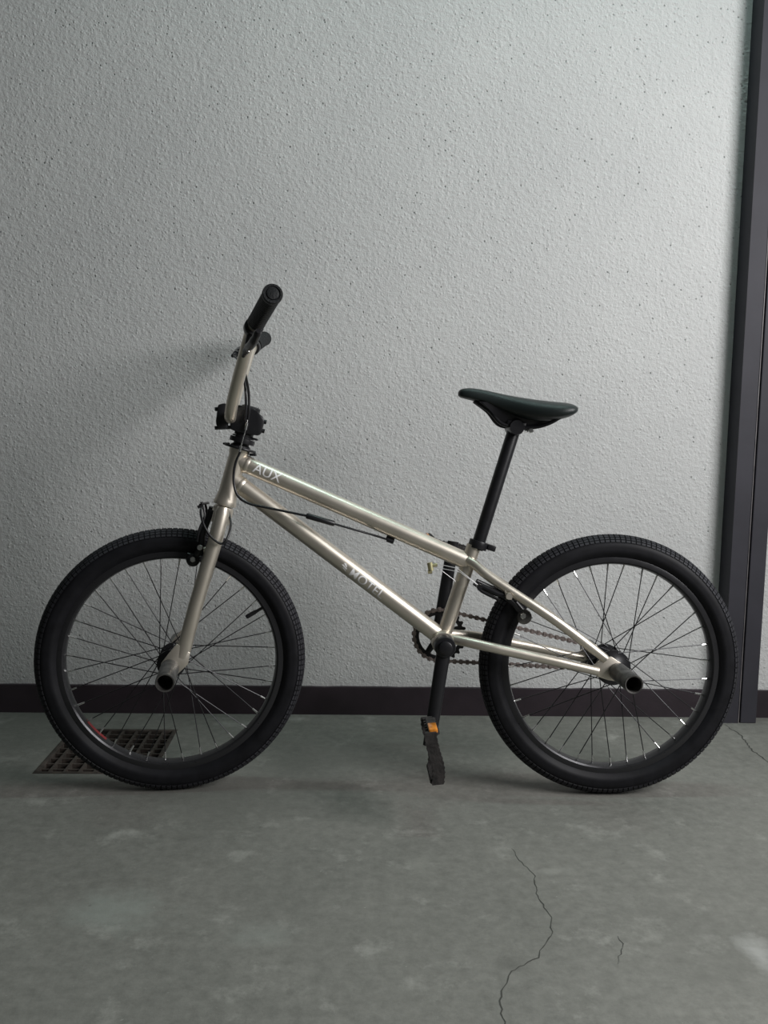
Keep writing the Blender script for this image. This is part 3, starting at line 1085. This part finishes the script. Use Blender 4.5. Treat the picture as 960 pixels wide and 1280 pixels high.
b.tube([(-0.3440, -0.026, 0.4430), (-0.3050, -0.028, 0.4150), (-0.3040, -0.028, 0.4120)], 0.0006, 6)
b.build('bridge_wire', M_WIRE, rbk, 'thin bright steel cable strands')
b = MB()
b.tube([(-0.3530, -0.027, 0.4480), (-0.3500, -0.027, 0.4330)], 0.0052, 12)
b.tube([(-0.3500, -0.027, 0.4420), (-0.3385, -0.027, 0.4440)], 0.0035, 10)
b.tube([(-0.3560, -0.027, 0.4300), (-0.3480, -0.027, 0.4305)], 0.0035, 10)
b.build('yoke', M_BRASS, rbk, 'pale brass cable yoke')

# ---- cranks, chainring, pedals, chain
BB = V(-0.3250, 0, 0.2968)
cdir = V(-0.0195, 0, -0.1334).normalized()
crank = empty('crankset', bike)
b = MB()
b.lathe(BB - V(0, 0.088, 0), (0, 1, 0), [(0, 0.011), (0.001, 0.0125), (0.176, 0.0125)], 24)
b.build('spindle', M_BLACK, crank)
for s in (-1, 1):
    d = cdir * (-s)          # near arm hangs down, far arm stands up
    b = MB()
    y0, y1 = s * 0.0640, s * 0.0760
    pts = [BB + V(0, y0, 0) - d * 0.002, BB + V(0, y0, 0) + d * 0.03, BB + V(0, y0 + s * 0.005, 0) + d * 0.09, BB + V(0, y1, 0) + d * 0.16, BB + V(0, y1, 0) + d * 0.185]
    b.tube(pts, [0.0135, 0.0132, 0.0126, 0.0118, 0.0112], 20, flat=(0.72, 1.0), up=(0, 1, 0))
    b.lathe(BB + V(0, s * 0.052, 0), (0, s, 0), [(0, 0.012), (0, 0.0185), (0.002, 0.0198), (0.022, 0.0198), (0.025, 0.0185), (0.0255, 0.011), (0.0235, 0.0095), (0.0235, 0.003)], 32)
    b.build('crank_arm', M_BLACK, crank)

ring = empty('chainring', bike, BB + V(0, 0.0445, 0), Matrix.Identity(3))
b = MB()
NT = 25
prof_o, prof_i = [], []
for k in range(NT * 4):
    a = 2 * PI * k / (NT * 4)
    r = 0.0532 if k % 4 in (0, 1) else 0.0480
    prof_o.append((r * math.cos(a), r * math.sin(a)))
    prof_i.append((0.0405 * math.cos(a), 0.0405 * math.sin(a)))
for y in (-0.0015, 0.0015):
    vo_ = [b.bm.verts.new((x_, y, z_)) for x_, z_ in prof_o]
    vi_ = [b.bm.verts.new((x_, y, z_)) for x_, z_ in prof_i]
    b._bridge(vo_, vi_)
    if y < 0:
        fo, fi = vo_, vi_
    else:
        b._bridge(fo, vo_); b._bridge(fi, vi_)
for k in range(5):
    a = 2 * PI * k / 5 + 0.35
    b.tube([(0.010 * math.cos(a), 0, 0.010 * math.sin(a)), (0.0425 * math.cos(a), 0, 0.0425 * math.sin(a))], [0.0075, 0.0055], 8, flat=(0.3, 1.0), up=(0, 1, 0))
b.lathe((0, -0.003, 0), (0, 1, 0), [(0, 0.012), (0, 0.018), (0.006, 0.018), (0.006, 0.012)], 24)
b.build('ring', M_BLACK, ring, angle=30)

# chain: links round both sprockets
RA_, RC_ = 0.0507, 0.0206
CA, CC = V(BB.x, 0.045, BB.z), V(0, 0.045, AX)
dv = CC - CA
D = math.hypot(dv.x, dv.z)
base_a = math.atan2(dv.z, dv.x)
off = math.acos((RA_ - RC_) / D)
path = []
aT, aB = base_a + off, base_a - off
path += [(CA.x + RA_ * math.cos(aT), CA.z + RA_ * math.sin(aT)), (CC.x + RC_ * math.cos(aT), CC.z + RC_ * math.sin(aT))]
n = 12
for k in range(1, n):
    a = aT + (aB - aT) * k / n
    path.append((CC.x + RC_ * math.cos(a), CC.z + RC_ * math.sin(a)))
path += [(CC.x + RC_ * math.cos(aB), CC.z + RC_ * math.sin(aB)), (CA.x + RA_ * math.cos(aB), CA.z + RA_ * math.sin(aB))]
n = 30
for k in range(1, n + 1):
    a = aB - (2 * PI - 2 * off) * k / n
    path.append((CA.x + RA_ * math.cos(a), CA.z + RA_ * math.sin(a)))
# sample every half pitch
smp = []
acc = 0.0
tot = sum(math.hypot(path[i + 1][0] - path[i][0], path[i + 1][1] - path[i][1]) for i in range(len(path) - 1))
nl = 2 * round(tot / 0.0127 / 2)
step = tot / nl
cum = [0]
for i in range(len(path) - 1):
    cum.append(cum[-1] + math.hypot(path[i + 1][0] - path[i][0], path[i + 1][1] - path[i][1]))
def along(s):
    s = s % tot
    for i in range(len(path) - 1):
        if cum[i + 1] >= s:
            t = (s - cum[i]) / max(1e-9, cum[i + 1] - cum[i])
            return V(path[i][0] + (path[i + 1][0] - path[i][0]) * t, 0.045, path[i][1] + (path[i + 1][1] - path[i][1]) * t)
    return V(path[-1][0], 0.045, path[-1][1])
b = MB()
for k in range(nl):
    a, c = along(k * step), along((k + 1) * step)
    t = (c - a).normalized()
    ang = math.atan2(t.z, t.x)
    M_ = Matrix.Rotation(-ang, 3, 'Y')
    w = 0.0036 if k % 2 == 0 else 0.0024
    for s in (-1, 1):
        b.box((a + c) / 2 + V(0, s * w, 0), (step * 1.0, 0.001, 0.0045), M_)
        for e in (a, c):
            b.box(e + V(0, s * w, 0), (0.0062, 0.001, 0.0082), M_)
    b.tube([a - V(0, 0.0045, 0), a + V(0, 0.0045, 0)], 0.0028, 6)
o = b.build('chain', M_CHAIN, bike, smooth=False)
o['kind'] = 'stuff'
o['label'] = 'brown steel roller chain'


def pedal(s):
    """platform pedal; tall axis along the crank, axle along y"""
    d = cdir * (-s)
    e = BB + cdir * (-s) * (0.172 if s < 0 else 0.166)
    # vertical hang: platform length along z, slightly turned
    R3 = Matrix.Rotation(math.radians(-5.5 if s < 0 else 111.0), 3, 'Y')
    P_ = empty('pedal', bike, e, R3, label='dark scuffed platform pedal hanging on edge' if s < 0 else None)
    yA, yB = s * 0.094, s * 0.188
    b = MB()
    b.tube([(0, s * 0.070, 0), (0, s * 0.100, 0)], 0.007, 14)
    b.lathe((0, s * 0.096, 0), (0, s, 0), [(0, 0.010), (0.086, 0.010), (0.088, 0.008)], 16)
    b.build('axle', M_BLACK, P_)
    # body: curved, toothed end plates and top/bottom rails
    nz = 11
    for y in (yA, yB):
        b = MB()
        pl, pr_ = [], []
        for k in range(nz * 2 + 1):
            z = -0.046 + 0.092 * k / (nz * 2)
            bend = 0.0045 * math.sin((z + 0.046) / 0.092 * PI * 1.6 + 0.2)
            hw = 0.0098 + (0.0016 if k % 2 else 0.0)
            pl.append((-hw + bend, z))
            pr_.append((hw + bend, z))
        b.prism(pl + pr_[::-1], y - 0.004, y + 0.004)
        b.build('end_plate', M_PEDAL, P_, smooth=False)
    for z in (-0.0425, 0.0425):
        b = MB()
        b.box((0.001 if z > 0 else -0.002, (yA + yB) / 2, z), (0.017, abs(yB - yA) - 0.006, 0.008), bevel=0.0015)
        for k in range(6):
            yy = yA + (yB - yA) * (k + 0.5) / 6
            for sx in (-1, 1):
                b.box((sx * 0.0095, yy, z), (0.004, 0.005, 0.006))
        b.build('rail', M_PEDAL, P_, smooth=False)
        if z < 0 and s < 0:
            continue
        b = MB()
        b.box((0.001 if z > 0 else -0.002, (yA + yB) / 2 + s * 0.026, z + math.copysign(0.0045, z)), (0.0150, 0.040, 0.0070), bevel=0.0012)
        b.build('reflector', M_ORANGE, P_, label='orange reflector')
    return P_


pedal(-1)
pedal(1)
